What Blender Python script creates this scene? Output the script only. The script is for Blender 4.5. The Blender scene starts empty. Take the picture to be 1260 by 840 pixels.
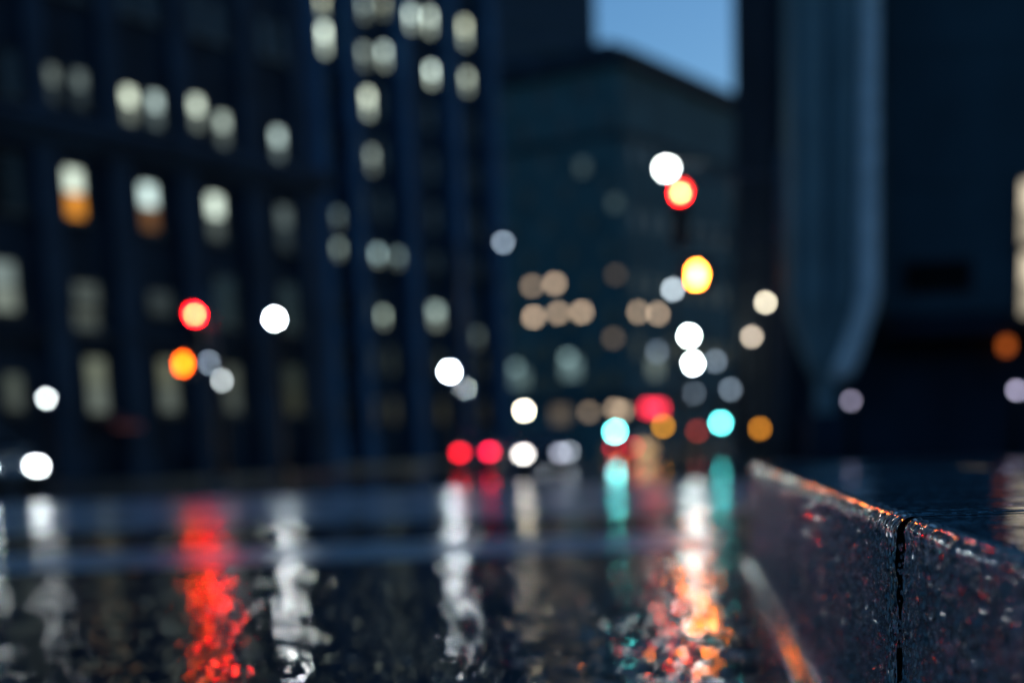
import bpy, math, random
import numpy as np
from mathutils import Vector, Matrix, noise as mnoise

random.seed(7)
S = bpy.context.scene
COL = S.collection
R = math.radians

# ------------------------------------------------------------------ camera
CAM_H = 0.531
F = 1750.0                                   # focal length in pixels of a 1260 px wide frame (50 mm)
PX, PY = 654.0, 848.0                        # principal point of the cropped frame
PITCH = R(-9.53)
ROLL = R(1.95)
cam_rot = Matrix.Rotation(R(90) + PITCH, 3, 'X') @ Matrix.Rotation(-ROLL, 3, 'Z')
cd = bpy.data.cameras.new('camera')
cam = bpy.data.objects.new('camera', cd)
COL.objects.link(cam)
cam.matrix_world = Matrix.Translation((0, 0, CAM_H)) @ cam_rot.to_4x4()
cd.sensor_width = 36
cd.lens = 50
cd.shift_x = (630 - PX) / 1260
cd.shift_y = (PY - 420) / 1260
cd.clip_start = 0.05
cd.clip_end = 2000
cd.dof.use_dof = True
cd.dof.aperture_fstop = 1.55
cd.dof.aperture_blades = 0
S.camera = cam


def ray(px, py):
    return cam_rot @ Vector(((px - PX) / F, -(py - PY) / F, -1))


def at(px, py, Y):
    """the point at distance Y (metres north of the camera) seen in that place"""
    d = ray(px, py)
    return Vector((0, 0, CAM_H)) + d * (Y / d.y)


# ------------------------------------------------------------------ object helpers
def tag(o, label=None, cat=None, group=None, kind=None):
    if label: o['label'] = label
    if cat: o['category'] = cat
    if group: o['group'] = group
    if kind: o['kind'] = kind
    return o


def empty(name, loc=(0, 0, 0), rz=0.0):
    o = bpy.data.objects.new(name, None)
    o.empty_display_size = 0.2
    o.location = loc
    o.rotation_euler = (0, 0, rz)
    COL.objects.link(o)
    return o


def link(name, me, mat=None, parent=None, loc=(0, 0, 0), rz=0.0):
    o = bpy.data.objects.new(name, me)
    COL.objects.link(o)
    o.location = loc
    o.rotation_euler = (0, 0, rz)
    if parent: o.parent = parent
    if mat is not None:
        if not me.materials:
            me.materials.append(mat)
        elif me.materials[0] != mat:
            o.material_slots[0].link = 'OBJECT'
            o.material_slots[0].material = mat
    return o


class MB:
    """collects shapes into one mesh"""
    def __init__(s):
        s.v, s.f = [], []

    def add(s, vs, fs):
        b = len(s.v)
        s.v += [tuple(v) for v in vs]
        s.f += [tuple(b + i for i in f) for f in fs]
        return s

    def box(s, x0, x1, y0, y1, z0, z1):
        return s.add([(x0, y0, z0), (x1, y0, z0), (x1, y1, z0), (x0, y1, z0),
                      (x0, y0, z1), (x1, y0, z1), (x1, y1, z1), (x0, y1, z1)],
                     [(3, 2, 1, 0), (4, 5, 6, 7), (0, 1, 5, 4), (1, 2, 6, 5), (2, 3, 7, 6), (3, 0, 4, 7)])

    def lathe(s, prof, c=(0, 0, 0), axis='Z', n=16):
        """prof: list of (radius, height); closed by caps when the radius is not 0"""
        vs, fs = [], []
        for r, h in prof:
            for k in range(n):
                a = 2 * math.pi * k / n
                p = (r * math.cos(a), r * math.sin(a), h)
                if axis == 'Y': p = (p[0], p[2], -p[1])
                if axis == 'X': p = (p[2], p[0], p[1])
                vs.append((p[0] + c[0], p[1] + c[1], p[2] + c[2]))
        m = len(prof)
        for i in range(m - 1):
            for k in range(n):
                k2 = (k + 1) % n
                fs.append((i * n + k, i * n + k2, (i + 1) * n + k2, (i + 1) * n + k))
        fs.append(tuple(range(n))[::-1])
        fs.append(tuple((m - 1) * n + k for k in range(n)))
        return s.add(vs, fs)

    def tube(s, pts, r, n=8):
        pts = [Vector(p) for p in pts]
        rs = r if isinstance(r, (list, tuple)) else [r] * len(pts)
        vs, fs = [], []
        for i, p in enumerate(pts):
            t = (pts[min(i + 1, len(pts) - 1)] - pts[max(i - 1, 0)]).normalized()
            a = t.cross(Vector((0, 0, 1)))
            if a.length < 1e-3: a = Vector((1, 0, 0))
            a.normalize()
            b = t.cross(a)
            for k in range(n):
                w = 2 * math.pi * k / n
                vs.append(p + (a * math.cos(w) + b * math.sin(w)) * rs[i])
        for i in range(len(pts) - 1):
            for k in range(n):
                k2 = (k + 1) % n
                fs.append((i * n + k, i * n + k2, (i + 1) * n + k2, (i + 1) * n + k))
        fs.append(tuple(range(n))[::-1])
        fs.append(tuple((len(pts) - 1) * n + k for k in range(n)))
        return s.add(vs, fs)

    def prism(s, outline, y0, y1):
        """outline in (x, z), extruded along y"""
        n = len(outline)
        vs = [(x, y0, z) for x, z in outline] + [(x, y1, z) for x, z in outline]
        fs = [tuple(range(n)), tuple(range(2 * n - 1, n - 1, -1))]
        fs += [(i, n + i, n + (i + 1) % n, (i + 1) % n) for i in range(n)]
        return s.add(vs, fs)

    def mesh(s, name, smooth=False, bevel=0):
        me = bpy.data.meshes.new(name)
        me.from_pydata(s.v, [], s.f)
        me.validate()
        import bmesh
        bm = bmesh.new(); bm.from_mesh(me)
        bmesh.ops.recalc_face_normals(bm, faces=bm.faces)
        if bevel:
            bmesh.ops.bevel(bm, geom=[e for e in bm.edges if e.is_manifold and e.calc_face_angle(0) > 0.5],
                            offset=bevel, segments=2, affect='EDGES', profile=0.5)
        bm.to_mesh(me); bm.free()
        if smooth:
            me.shade_smooth()
        return me


# ------------------------------------------------------------------ materials
def nt_new(name):
    m = bpy.data.materials.new(name)
    m.use_nodes = True
    nt = m.node_tree
    b = nt.nodes['Principled BSDF']
    return m, nt, b


def mat(name, col, rough=0.5, metal=0.0, var=0.25, scale=3.0, bump=0.0, bscale=30.0, coat=0.0, spec=0.5):
    m, nt, b = nt_new(name)
    tc = nt.nodes.new('ShaderNodeTexCoord')
    n = nt.nodes.new('ShaderNodeTexNoise')
    n.inputs['Scale'].default_value = scale
    n.inputs['Detail'].default_value = 5
    nt.links.new(tc.outputs['Object'], n.inputs['Vector'])
    r = nt.nodes.new('ShaderNodeValToRGB')
    r.color_ramp.elements[0].position = 0.3
    r.color_ramp.elements[1].position = 0.7
    r.color_ramp.elements[0].color = (*[c * (1 - var) for c in col], 1)
    r.color_ramp.elements[1].color = (*[min(1, c * (1 + var)) for c in col], 1)
    nt.links.new(n.outputs['Fac'], r.inputs['Fac'])
    nt.links.new(r.outputs['Color'], b.inputs['Base Color'])
    b.inputs['Roughness'].default_value = rough
    b.inputs['Metallic'].default_value = metal
    b.inputs['Coat Weight'].default_value = coat
    b.inputs['Specular IOR Level'].default_value = spec
    if bump:
        n2 = nt.nodes.new('ShaderNodeTexNoise')
        n2.inputs['Scale'].default_value = bscale
        n2.inputs['Detail'].default_value = 4
        nt.links.new(tc.outputs['Object'], n2.inputs['Vector'])
        bp = nt.nodes.new('ShaderNodeBump')
        bp.inputs['Strength'].default_value = 1
        bp.inputs['Distance'].default_value = bump
        nt.links.new(n2.outputs['Fac'], bp.inputs['Height'])
        nt.links.new(bp.outputs['Normal'], b.inputs['Normal'])
    return m


EXPOSURE = 1.15


def emit(name, col, strength):
    strength = strength / 2 ** EXPOSURE
    m, nt, b = nt_new(name)
    b.inputs['Base Color'].default_value = (0.05, 0.05, 0.05, 1)
    b.inputs['Roughness'].default_value = 0.3
    b.inputs['Emission Color'].default_value = (*col, 1)
    b.inputs['Emission Strength'].default_value = strength
    if name == 'lit pane' and strength < 3:
        m.cycles.emission_sampling = 'NONE'
    return m


M = {}
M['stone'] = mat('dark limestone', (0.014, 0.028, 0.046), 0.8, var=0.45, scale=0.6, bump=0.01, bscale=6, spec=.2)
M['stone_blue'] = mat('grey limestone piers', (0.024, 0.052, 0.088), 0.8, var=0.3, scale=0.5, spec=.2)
M['pier_stone'] = mat('blue grey granite piers', (0.030, 0.105, 0.21), 0.8, var=0.25, scale=0.4, spec=.2)
M['stone_dark'] = mat('sooty granite', (0.014, 0.030, 0.050), 0.8, var=0.3, scale=0.7, spec=.15)
M['brick'] = mat('brown brick', (0.05, 0.115, 0.135), 0.85, var=0.3, scale=0.3, spec=.2)
M['curtain'] = mat('blue grey curtain wall', (0.035, 0.06, 0.10), 0.6, var=0.15, scale=0.2, spec=.2)
M['pale'] = mat('pale concrete', (0.17, 0.25, 0.27), 0.75, var=0.15, scale=0.8, bump=0.006, bscale=8)
M['panel'] = mat('grey stone cladding', (0.034, 0.072, 0.092), 0.7, var=0.2, scale=0.5, spec=.2)
M['glass'] = mat('dark window glass', (0.012, 0.014, 0.016), 0.08, var=0.1)
M['frame'] = mat('bronze window frame', (0.03, 0.03, 0.03), 0.4)
M['black'] = mat('black paint', (0.010, 0.010, 0.011), 0.4)
M['metal'] = mat('galvanised steel', (0.09, 0.095, 0.10), 0.4, metal=0.6)
M['rubber'] = mat('rubber', (0.01, 0.01, 0.01), 0.6)
M['rim'] = mat('alloy', (0.25, 0.25, 0.26), 0.3, metal=0.9)
M['paving'] = mat('wet concrete paving', (0.05, 0.065, 0.08), 0.28, var=0.3, scale=2, bump=0.004, bscale=20)
M['dark_lens'] = mat('unlit lens', (0.01, 0.012, 0.01), 0.25)


def ground_mat():
    m, nt, b = nt_new('wet asphalt')
    L = nt.links.new
    tc = nt.nodes.new('ShaderNodeTexCoord')
    def nz(scale, detail=3, rough=0.5, stretch=None):
        n = nt.nodes.new('ShaderNodeTexNoise')
        n.inputs['Scale'].default_value = scale
        n.inputs['Detail'].default_value = detail
        n.inputs['Roughness'].default_value = rough
        L(tc.outputs['Object'], n.inputs['Vector'])
        return n
    def mr(src, a, bb, c, d):
        n = nt.nodes.new('ShaderNodeMapRange')
        n.interpolation_type = 'SMOOTHSTEP'
        L(src, n.inputs['Value'])
        for k, v in zip(('From Min', 'From Max', 'To Min', 'To Max'), (a, bb, c, d)):
            n.inputs[k].default_value = v
        return n.outputs['Result']
    def math_(op, a, bb):
        n = nt.nodes.new('ShaderNodeMath'); n.operation = op
        for i, x in enumerate((a, bb)):
            if isinstance(x, (int, float)): n.inputs[i].default_value = x
            else: L(x, n.inputs[i])
        return n.outputs[0]
    pud = mr(nz(0.9, 4, 0.6).outputs['Fac'], 0.42, 0.6, 0, 1)          # 1 = open asphalt, 0 = puddle film
    L(mr(pud, 0, 1, 0.02, 0.04), b.inputs['Roughness'])
    rc = nt.nodes.new('ShaderNodeValToRGB')
    rc.color_ramp.elements[0].color = (0.008, 0.012, 0.016, 1)
    rc.color_ramp.elements[1].color = (0.024, 0.033, 0.042, 1)
    L(nz(40, 3).outputs['Fac'], rc.inputs['Fac'])
    L(rc.outputs['Color'], b.inputs['Base Color'])
    agg = nz(110, 2, 0.6).outputs['Fac']                                # aggregate
    rip = nz(26, 1, 0.4).outputs['Fac']                                 # ripples
    wav = nz(5, 2, 0.5).outputs['Fac']                                  # unevenness
    h = math_('MULTIPLY', agg, math_('MULTIPLY', mr(pud, 0, 1, 0.2, 1.0), 0.00003))
    h = math_('ADD', h, math_('MULTIPLY', rip, 0.0005))
    h = math_('ADD', h, math_('MULTIPLY', wav, 0.0025))
    bp = nt.nodes.new('ShaderNodeBump')
    bp.inputs['Strength'].default_value = 1
    bp.inputs['Distance'].default_value = 1
    L(h, bp.inputs['Height'])
    L(bp.outputs['Normal'], b.inputs['Normal'])
    b.inputs['IOR'].default_value = 1.4
    return m


def granite_mat(name='wet granite', top=False):
    m, nt, b = nt_new(name)
    L = nt.links.new
    tc = nt.nodes.new('ShaderNodeTexCoord')
    def nz(scale, detail=3, rough=0.5):
        n = nt.nodes.new('ShaderNodeTexNoise')
        n.inputs['Scale'].default_value = scale
        n.inputs['Detail'].default_value = detail
        n.inputs['Roughness'].default_value = rough
        L(tc.outputs['Object'], n.inputs['Vector'])
        return n.outputs['Fac']
    vo = nt.nodes.new('ShaderNodeTexVoronoi')
    vo.inputs['Scale'].default_value = 160
    L(tc.outputs['Object'], vo.inputs['Vector'])
    rc = nt.nodes.new('ShaderNodeValToRGB')
    e = rc.color_ramp.elements
    e[0].color = (0.013, 0.029, 0.038, 1); e[0].position = 0.15
    e[1].color = (0.18, 0.37, 0.44, 1); e[1].position = 0.9
    x = rc.color_ramp.elements.new(0.5); x.color = (0.055, 0.118, 0.145, 1)
    sep = nt.nodes.new('ShaderNodeSeparateColor')
    L(vo.outputs['Color'], sep.inputs[0])
    L(sep.outputs[0], rc.inputs['Fac'])
    L(rc.outputs['Color'], b.inputs['Base Color'])
    mrn = nt.nodes.new('ShaderNodeMapRange')
    L(nz(30, 3), mrn.inputs['Value'])
    mrn.inputs['From Min'].default_value = 0.35; mrn.inputs['From Max'].default_value = 0.65
    mrn.inputs['To Min'].default_value = 0.05 if top else 0.02
    mrn.inputs['To Max'].default_value = 0.10 if top else 0.06
    L(mrn.outputs['Result'], b.inputs['Roughness'])
    def mul(a, k):
        n = nt.nodes.new('ShaderNodeMath'); n.operation = 'MULTIPLY'
        L(a, n.inputs[0]); n.inputs[1].default_value = k
        return n.outputs[0]
    ad = nt.nodes.new('ShaderNodeMath'); ad.operation = 'ADD'
    if top:
        L(mul(nz(60, 2), 0.00012), ad.inputs[0]); L(mul(nz(9, 2), 0.0012), ad.inputs[1])
    else:
        L(mul(nz(200, 2, 0.5), 0.00003), ad.inputs[0]); L(mul(nz(70, 2), 0.00015), ad.inputs[1])
    bp = nt.nodes.new('ShaderNodeBump')
    bp.inputs['Strength'].default_value = 1
    bp.inputs['Distance'].default_value = 1
    L(ad.outputs[0], bp.inputs['Height'])
    L(bp.outputs['Normal'], b.inputs['Normal'])
    return m


M['ground'] = ground_mat()
M['granite'] = granite_mat()
M['granite_top'] = granite_mat('wet granite paving', True)
M['joint'] = mat('shade dark sawn granite', (0.006, 0.007, 0.008), 0.9, spec=.05)  # near-black to paint shade into the end faces at the open joint
M['paint_pale'] = mat('pale worn crossing paint and sheen', (0.60, 0.72, 0.76), 0.16, var=0.5, scale=1.2, bump=0.004, bscale=18)
M['paint'] = mat('worn white road paint', (0.30, 0.42, 0.46), 0.25, var=0.5, scale=4, bump=0.002, bscale=40)

WHITE = (0.86, 0.97, 1.0)
COOL = (0.62, 0.80, 1.0)
OFFICE = (0.83, 0.97, 0.80)
TEAL = (0.55, 0.85, 0.85)
TAN = (1.0, 0.74, 0.50)
WARM = (1.0, 0.90, 0.66)
AMBER = (1.0, 0.36, 0.02)
LILAC = (0.75, 0.70, 1.0)
CYAN = (0.10, 0.85, 0.82)
RED = (1.0, 0.03, 0.04)
BLUR = 32.0


def sm(a, b, x):
    t = min(1, max(0, (x - a) / (b - a)))
    return t * t * (3 - 2 * t)


# ------------------------------------------------------------------ ledge frame
dv = ray(849, 546)
LD = Vector((dv.x, dv.y)).normalized()               # direction of the ledge
LP = Vector((LD.y, -LD.x))                           # to its right
LX = 0.258                                           # face offset to the right of the camera
LH = 0.435                                           # ledge height
L_ANG = -math.atan2(LD.x, LD.y)                      # rotation that turns local +Y into LD


def lp(u, v, z=0):
    p = LD * u + LP * v
    return Vector((p.x, p.y, z))


def gz(x, y):
    u = x * LD.x + y * LD.y
    return -0.22 * sm(8, 45, u)


# ------------------------------------------------------------------ ground
def sheet(name, xs, ys, zf, m, kind='structure'):
    nx, ny = len(xs), len(ys)
    vs = [(x, y, zf(x, y)) for y in ys for x in xs]
    fs = [(j * nx + i, j * nx + i + 1, (j + 1) * nx + i + 1, (j + 1) * nx + i) for j in range(ny - 1) for i in range(nx - 1)]
    me = bpy.data.meshes.new(name)
    me.from_pydata(vs, [], fs)
    me.shade_smooth()
    o = link(name, me, m)
    o['kind'] = kind
    return o


def spread(a, b, n, p=1.6):
    return [a + (b - a) * (i / n) ** p for i in range(n + 1)]


# the road: one sheet to the horizon, finely broken into wet stone facets where it is near
def facet_patch(x0, x1, y0, y1, nx, step, seed, far=False):
    rng = np.random.default_rng(seed)
    fx = np.linspace(x0, x1, nx + 1)
    fy, y = [], y0
    while y < y1 - 0.02:
        fy.append(y); y += step * y ** .75
    fy = np.array(fy + [y1])
    gx, gy = np.meshgrid(fx, fy)
    dx = fx[1] - fx[0]
    edge = np.clip(np.minimum(np.minimum(gx - x0, x1 - gx), np.minimum(gy - y0, y1 - gy)) / 0.12, 0, 1)
    t = rng.standard_t(3.5, gx.shape).clip(-5, 5)
    z = np.zeros_like(gx)
    for k in range(26):                                             # smooth unevenness
        a = rng.uniform(0, math.pi); w = 2 * math.pi / rng.uniform(4 * dx, 20 * dx + .1)
        z += np.sin((gx * math.cos(a) + gy * math.sin(a)) * w + rng.uniform(0, 6.28)) * (0.0095 / w)
    z = z + t * 0.020 * dx
    z = np.clip(z, -0.0035, 0.0035) * edge
    jit = rng.uniform(-.35, .35, gx.shape) * dx * (edge > 0)
    base = np.vectorize(gz)(gx, gy) if far else 0.0
    z = z + base
    gx = gx + jit
    m, n = gx.shape
    idx = np.arange(m * n).reshape(m, n)
    q = np.stack([idx[:-1, :-1], idx[:-1, 1:], idx[1:, 1:], idx[1:, :-1]], 2).reshape(-1, 4)
    return np.stack([gx, gy, z], 2).reshape(-1, 3), q


PATCHES = [(-7.0, 2.2, 2.2, 7.0, 620, 0.0058, 5, False), (-13.0, 4.0, 7.0, 20.0, 420, 0.0068, 6, True)]


def road():
    xs = sorted([-900, -400, -200, -120, -80, -60, -45, -36, -30, -25, -20, -16, -13, -10, -7, -5, -3, -1, 0.5, 2.2, 4, 6, 8, 10, 13, 16, 20, 25, 30, 36, 45, 60, 80, 120, 200, 400, 900])
    ys = [-30, -10, -4, -1, 2.2, 3.5, 5, 7] + list(np.arange(8, 20.1, 1)) + list(np.arange(22, 70, 2.5)) + [70, 90, 120, 160, 220, 320, 500, 900]
    nx, ny = len(xs), len(ys)
    vs = [(x, y, gz(x, y)) for y in ys for x in xs]
    fs = []
    for j in range(ny - 1):
        for i in range(nx - 1):
            cx, cy = (xs[i] + xs[i + 1]) / 2, (ys[j] + ys[j + 1]) / 2
            if any(p[0] < cx < p[1] and p[2] < cy < p[3] for p in PATCHES): continue
            fs.append((j * nx + i, j * nx + i + 1, (j + 1) * nx + i + 1, (j + 1) * nx + i))
    nf = len(fs)
    for p in PATCHES:
        v, q = facet_patch(*p)
        fs += [tuple(r) for r in (q + len(vs)).tolist()]
        vs += [tuple(r) for r in v.tolist()]
    me = bpy.data.meshes.new('road')
    me.from_pydata(vs, [], fs)
    me.polygons.foreach_set('use_smooth', [k < nf for k in range(len(fs))])
    o = link('road', me, M['ground'])
    o['kind'] = 'structure'
road()


def strip(name, x0, x1, y0, y1, n=24, lift=0.004, m=None):
    return sheet(name, list(np.linspace(x0, x1, n)), list(np.linspace(y0, y1, 4)), lambda x, y: gz(x, y) + lift, m or M['paint'])


strip('crosswalk_line', -14, 1.0, 7.3, 8.9)
strip('crosswalk_line', -24, 3.5, 11.8, 25, m=M['paint_pale'])  # crossing paint, its wide pale colour also painting the far road's wet sheen

# ------------------------------------------------------------------ granite ledge
def ledge_block(name, u0, u1, step, label, end0=0.0, end1=0.0, seed=0, drop=0.0, inset=0.0):
    """a rough granite kerb block; local frame: x = to the right of the face, y = along the ledge"""
    prof = []                                                           # (x, z, normal)
    rr = 0.024
    prof += [(-0.046, -0.05), (-0.048, 0.0), (-0.048, 0.014)]
    for k in range(1, 6):                                               # rounded foot course
        a = math.pi * 0.5 * k / 5
        prof.append((-0.048 + 0.020 * (1 - math.cos(a)), 0.014 + 0.020 * math.sin(a)))
    prof += [(-0.016, 0.0345), (-0.006, 0.038), (0.0, 0.046)]
    zt = LH - rr
    prof += [(0.0, z) for z in np.arange(0.052, zt, 0.0055)]
    for k in range(0, 9):
        a = math.pi * 0.5 * k / 8
        prof.append((rr * (1 - math.cos(a)), zt + rr * math.sin(a)))
    prof += [(rr + x, LH) for x in (0.006, 0.014, 0.024, 0.04, 0.06, 0.09, 0.13, 0.18, 0.24, 0.32, 0.42, 0.52, 0.60)]
    prof += [(0.615, LH - 0.015), (0.615, -0.05)]
    P = np.array(prof)
    T = np.gradient(P, axis=0)
    N = np.stack([-T[:, 1], T[:, 0]], 1)
    N /= np.linalg.norm(N, axis=1)[:, None] + 1e-9                      # points out of the stone
    us = np.arange(u0, u1 + 1e-6, step) if not callable(step) else np.array(step(u0, u1))
    us[-1] = u1
    vs = []
    rj = random.Random(int(seed))
    for u in us:
        e0, e1 = u - u0, u1 - u
        er = 0.0
        if end0: er += end0 * (1 - sm(0, 0.05, e0)) ** 1.5
        if end1: er += end1 * (1 - sm(0, 0.055, e1)) ** 1.5
        for (x, z), (nx, nz) in zip(P, N):
            top = sm(LH - 0.03, LH - 0.004, z)
            q = Vector((x * 1.0 + seed, u, z))
            d = mnoise.fractal(q * 9, 1.0, 2.0, 3) * 0.0034 + mnoise.fractal(q * 34, 0.9, 2.1, 2) * 0.0017
            d *= (1 - 0.9 * top) * (0.15 if z < 0.05 else 1)
            d += rj.gauss(0, 1) * 0.00052 * (1 - top) * (z > 0.05) * (1.6 if rj.random() < .15 else 1)
            edge = math.exp(-((z - LH + 0.012) / 0.018) ** 2)
            d += edge * mnoise.fractal(Vector((seed, u * 24, 0)), 1, 2, 2) * 0.0026
            d -= er + inset
            vs.append((x + nx * d, u, z + nz * d - drop * top))
    n = len(P)
    fs = [(j * n + i, (j + 1) * n + i, (j + 1) * n + i + 1, j * n + i + 1) for j in range(len(us) - 1) for i in range(n - 1)]
    fs += [tuple(range(n)), tuple((len(us) - 1) * n + i for i in range(n))[::-1]]
    me = bpy.data.meshes.new(name)
    me.from_pydata(vs, [], fs)
    me.shade_smooth()
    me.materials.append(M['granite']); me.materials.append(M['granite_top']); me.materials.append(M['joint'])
    i0 = int(np.argmax(P[:, 0] > rr + 0.012))
    mi = np.zeros(len(fs), np.int32)
    ii = np.arange(len(fs) - 2) % (n - 1)
    mi[:-2][ii >= i0] = 1
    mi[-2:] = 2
    zp_ = P[:, 1]
    round_ = (zp_[:-1] < 0.047) | (zp_[1:] > zt + 0.001)               # the rounded foot and arris are polished by wear
    sm_ = np.zeros(len(fs), bool)
    sm_[:-2] = round_[ii]
    me.polygons.foreach_set('use_smooth', sm_)
    me.polygons.foreach_set('material_index', mi)
    o = link(name, me, M['granite'], loc=lp(0, LX), rz=L_ANG)
    tag(o, label, 'granite block', 'granite blocks of the low ledge')
    return o


UJ = F * LX / 243.0                                   # the joint that is in focus


def face_steps(u0, u1):
    """stations along a block: close together at the joint, longer along the face"""
    out, u = [], u0
    while u < u1 - 0.004:
        out.append(u)
        near = min(abs(u - u0), abs(u1 - u))
        u += 0.0035 + 0.0075 * sm(0.03, 0.09, near) + 0.003 * max(0, u - UJ - 0.5)
    out.append(u1)
    return out


ledge_block('ledge_block', 0.35, UJ - 0.0015, face_steps, 'wet granite ledge block on the near side of the open joint, running out of frame', 0, 0.019, 3.0, -0.0030, 0.004)
ledge_block('ledge_block', UJ + 0.0015, 3.6, face_steps, 'wet granite ledge block just beyond the open joint, sharp at its near end', 0.003, 0.008, 9.0)
ledge_block('ledge_block', 3.608, 6.4, lambda a, b: list(np.arange(a, b, 0.018)) + [b], 'blurred granite ledge block at the far end of the low ledge', 0.008, 0.03, 21.0)

mb = MB()
mb.box(0.62, 9.0, 0.35, 6.38, -0.05, LH - 0.006)
o = link('terrace_paving', mb.mesh('terrace_paving'), M['granite_top'], loc=lp(0, LX), rz=L_ANG)
o['kind'] = 'structure'

# water beads on the face around the joint
def droplets():
    rnd = random.Random(4)
    mb = MB()
    for k in range(3200):
        u = UJ + rnd.gauss(0.05, 0.38) if k < 2500 else rnd.uniform(0.9, 5)
        if u < 0.6 or abs(u - UJ) < 0.06: continue
        z = rnd.uniform(0.08, LH - 0.03)
        r = rnd.uniform(0.0008, 0.0021)
        zz = r * rnd.uniform(1.0, 2.4)
        prof = [(0, -zz), (r * .5, -zz * .86), (r * .87, -zz * .5), (r, 0), (r * .87, zz * .5), (r * .5, zz * .86), (0, zz)]
        mb.lathe([(max(a, 1e-5), b) for a, b in prof], (rnd.uniform(-.0045, -.001), u, z), n=8)
    me = mb.mesh('water_droplets', smooth=True)
    m, nt, b = nt_new('rain water')
    b.inputs['Base Color'].default_value = (0.6, 0.65, 0.7, 1)
    b.inputs['Roughness'].default_value = 0.06
    b.inputs['Transmission Weight'].default_value = 0.9
    b.inputs['IOR'].default_value = 1.33
    o = link('water_droplets', me, m, loc=lp(0, LX), rz=L_ANG)
    o['kind'] = 'stuff'
    tag(o, 'beads of rain water clinging to the granite ledge', 'droplets')
droplets()

# ------------------------------------------------------------------ buildings
class Facade:
    """a building front: origin on the ground, direction angle a (degrees to the right of the camera axis)"""
    def __init__(s, name, px, Y, ang, label, cat='building', z0=None):
        p = at(px, 546, Y)
        s.o = Vector((p.x, p.y))
        s.a = R(ang)
        s.d = Vector((math.sin(s.a), math.cos(s.a)))
        s.n = Vector((s.d.y, -s.d.x))                       # towards the street (to the right of the direction)
        s.z0 = gz(p.x, p.y) if z0 is None else z0
        s.root = empty(name, (p.x, p.y, s.z0), math.pi / 2 - s.a)     # local x = along the front, -y = towards the street
        tag(s.root, label, cat, 'buildings around the crossing')
        s.taken = []

    def uz(s, px, py):
        d = ray(px, py)
        o = Vector((0, 0, CAM_H))
        dn = d.x * s.n.x + d.y * s.n.y
        t = (s.o.x * s.n.x + s.o.y * s.n.y) / dn
        p = o + d * t
        return ((p.x - s.o.x) * s.d.x + (p.y - s.o.y) * s.d.y, p.z - s.z0)

    def part(s, name, mb, m, bevel=0, label=None):
        o = link(name, mb.mesh(name, bevel=bevel), m, s.root)
        if label: o['label'] = label
        return o


WIN_MESH = {}


def window(fc, u, z, w, h, lit=None, lower=None, y=0.0, sill=True, frame=None, label=None):
    """a window part: frame with sill > upper_pane, lower_pane; lit = (colour, radiance)"""
    key = (round(w, 2), round(h, 2), sill)
    if key not in WIN_MESH:
        mb = MB()
        f = 0.07
        mb.box(-w / 2, -w / 2 + f, -0.10, 0.0, -h / 2, h / 2)
        mb.box(w / 2 - f, w / 2, -0.10, 0.0, -h / 2, h / 2)
        mb.box(-w / 2 + f, w / 2 - f, -0.10, 0.0, h / 2 - f, h / 2)
        mb.box(-w / 2 + f, w / 2 - f, -0.10, 0.0, -h / 2, -h / 2 + f)
        mb.box(-w / 2 + f, w / 2 - f, -0.08, 0.0, -0.03, 0.03)
        if sill:
            mb.box(-w / 2 - 0.12, w / 2 + 0.12, -0.22, 0.0, -h / 2 - 0.14, -h / 2 - 0.002)
        pu = MB().box(-w / 2 + f, w / 2 - f, -0.035, -0.012, 0.03, h / 2 - f)
        pl = MB().box(-w / 2 + f, w / 2 - f, -0.04, -0.014, -h / 2 + f, -0.03)
        WIN_MESH[key] = (mb.mesh('window'), pu.mesh('upper_pane'), pl.mesh('lower_pane'))
    a, b, c = WIN_MESH[key]
    wo = link('window', a, frame or M['frame'], fc.root, (u, y, z))
    if lit:
        m1 = emit('lit pane', *lit)
        m2 = emit('lit pane', *(lower or (lit[0], lit[1] * 0.45)))
        wo['label'] = label or 'lit window'
    else:
        m1 = m2 = M['glass']
    for me in (b, c):
        if not me.materials: me.materials.append(M['glass'])
    link('upper_pane', b, m1, wo)
    link('lower_pane', c, m2, wo)
    fc.taken.append((u, z, w, h))
    return wo


def lit_at(fc, px, py, w, h, col, P, lower=None, y=0.0, dpx=None):
    k = random.uniform(-1, 1)                                   # lamps of every room differ a little
    col = (min(1, col[0] * (1 + .10 * k)), col[1], col[2] * (1 - .16 * k))
    """a lit window seen at (px, py); P = how bright its blurred patch is"""
    u, z = fc.uz(px, py)
    p2 = fc.o + fc.d * u
    k = F / p2.y
    cosf = abs(fc.n.y)
    area = w * k * max(cosf, .15) * h * k * (.5 if lower is None or lower[1] < .8 else .95)
    rad = P * max(1.0, math.pi * BLUR ** 2 / 4 / area)
    rad = min(rad, 12)
    return window(fc, u, z, w, h, (col, rad), (col, rad * 0.14) if lower is None else (lower[0], rad * lower[1]), y)


def dark_grid(fc, us, zs, w, h, y=0.0, sill=True, limit=100):
    n = 0
    for z in zs:
        for u in us:
            if n >= limit: return
            if any(abs(u - a) < (w + c) / 2 + 0.12 and abs(z - b) < (h + d) / 2 + 0.2 for a, b, c, d in fc.taken): continue
            window(fc, u, z, w, h, None, None, y, sill)
            n += 1


def cornice(mb, u0, u1, z, p, h, y=0.0):
    mb.box(u0 - p * .4, u1 + p * .4, y - p * .4, y + 0.0, z, z + h * .3)
    mb.box(u0 - p * .7, u1 + p * .7, y - p * .7, y + 0.0, z + h * .3, z + h * .6)
    mb.box(u0 - p, u1 + p, y - p, y + 0.0, z + h * .6, z + h)


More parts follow.
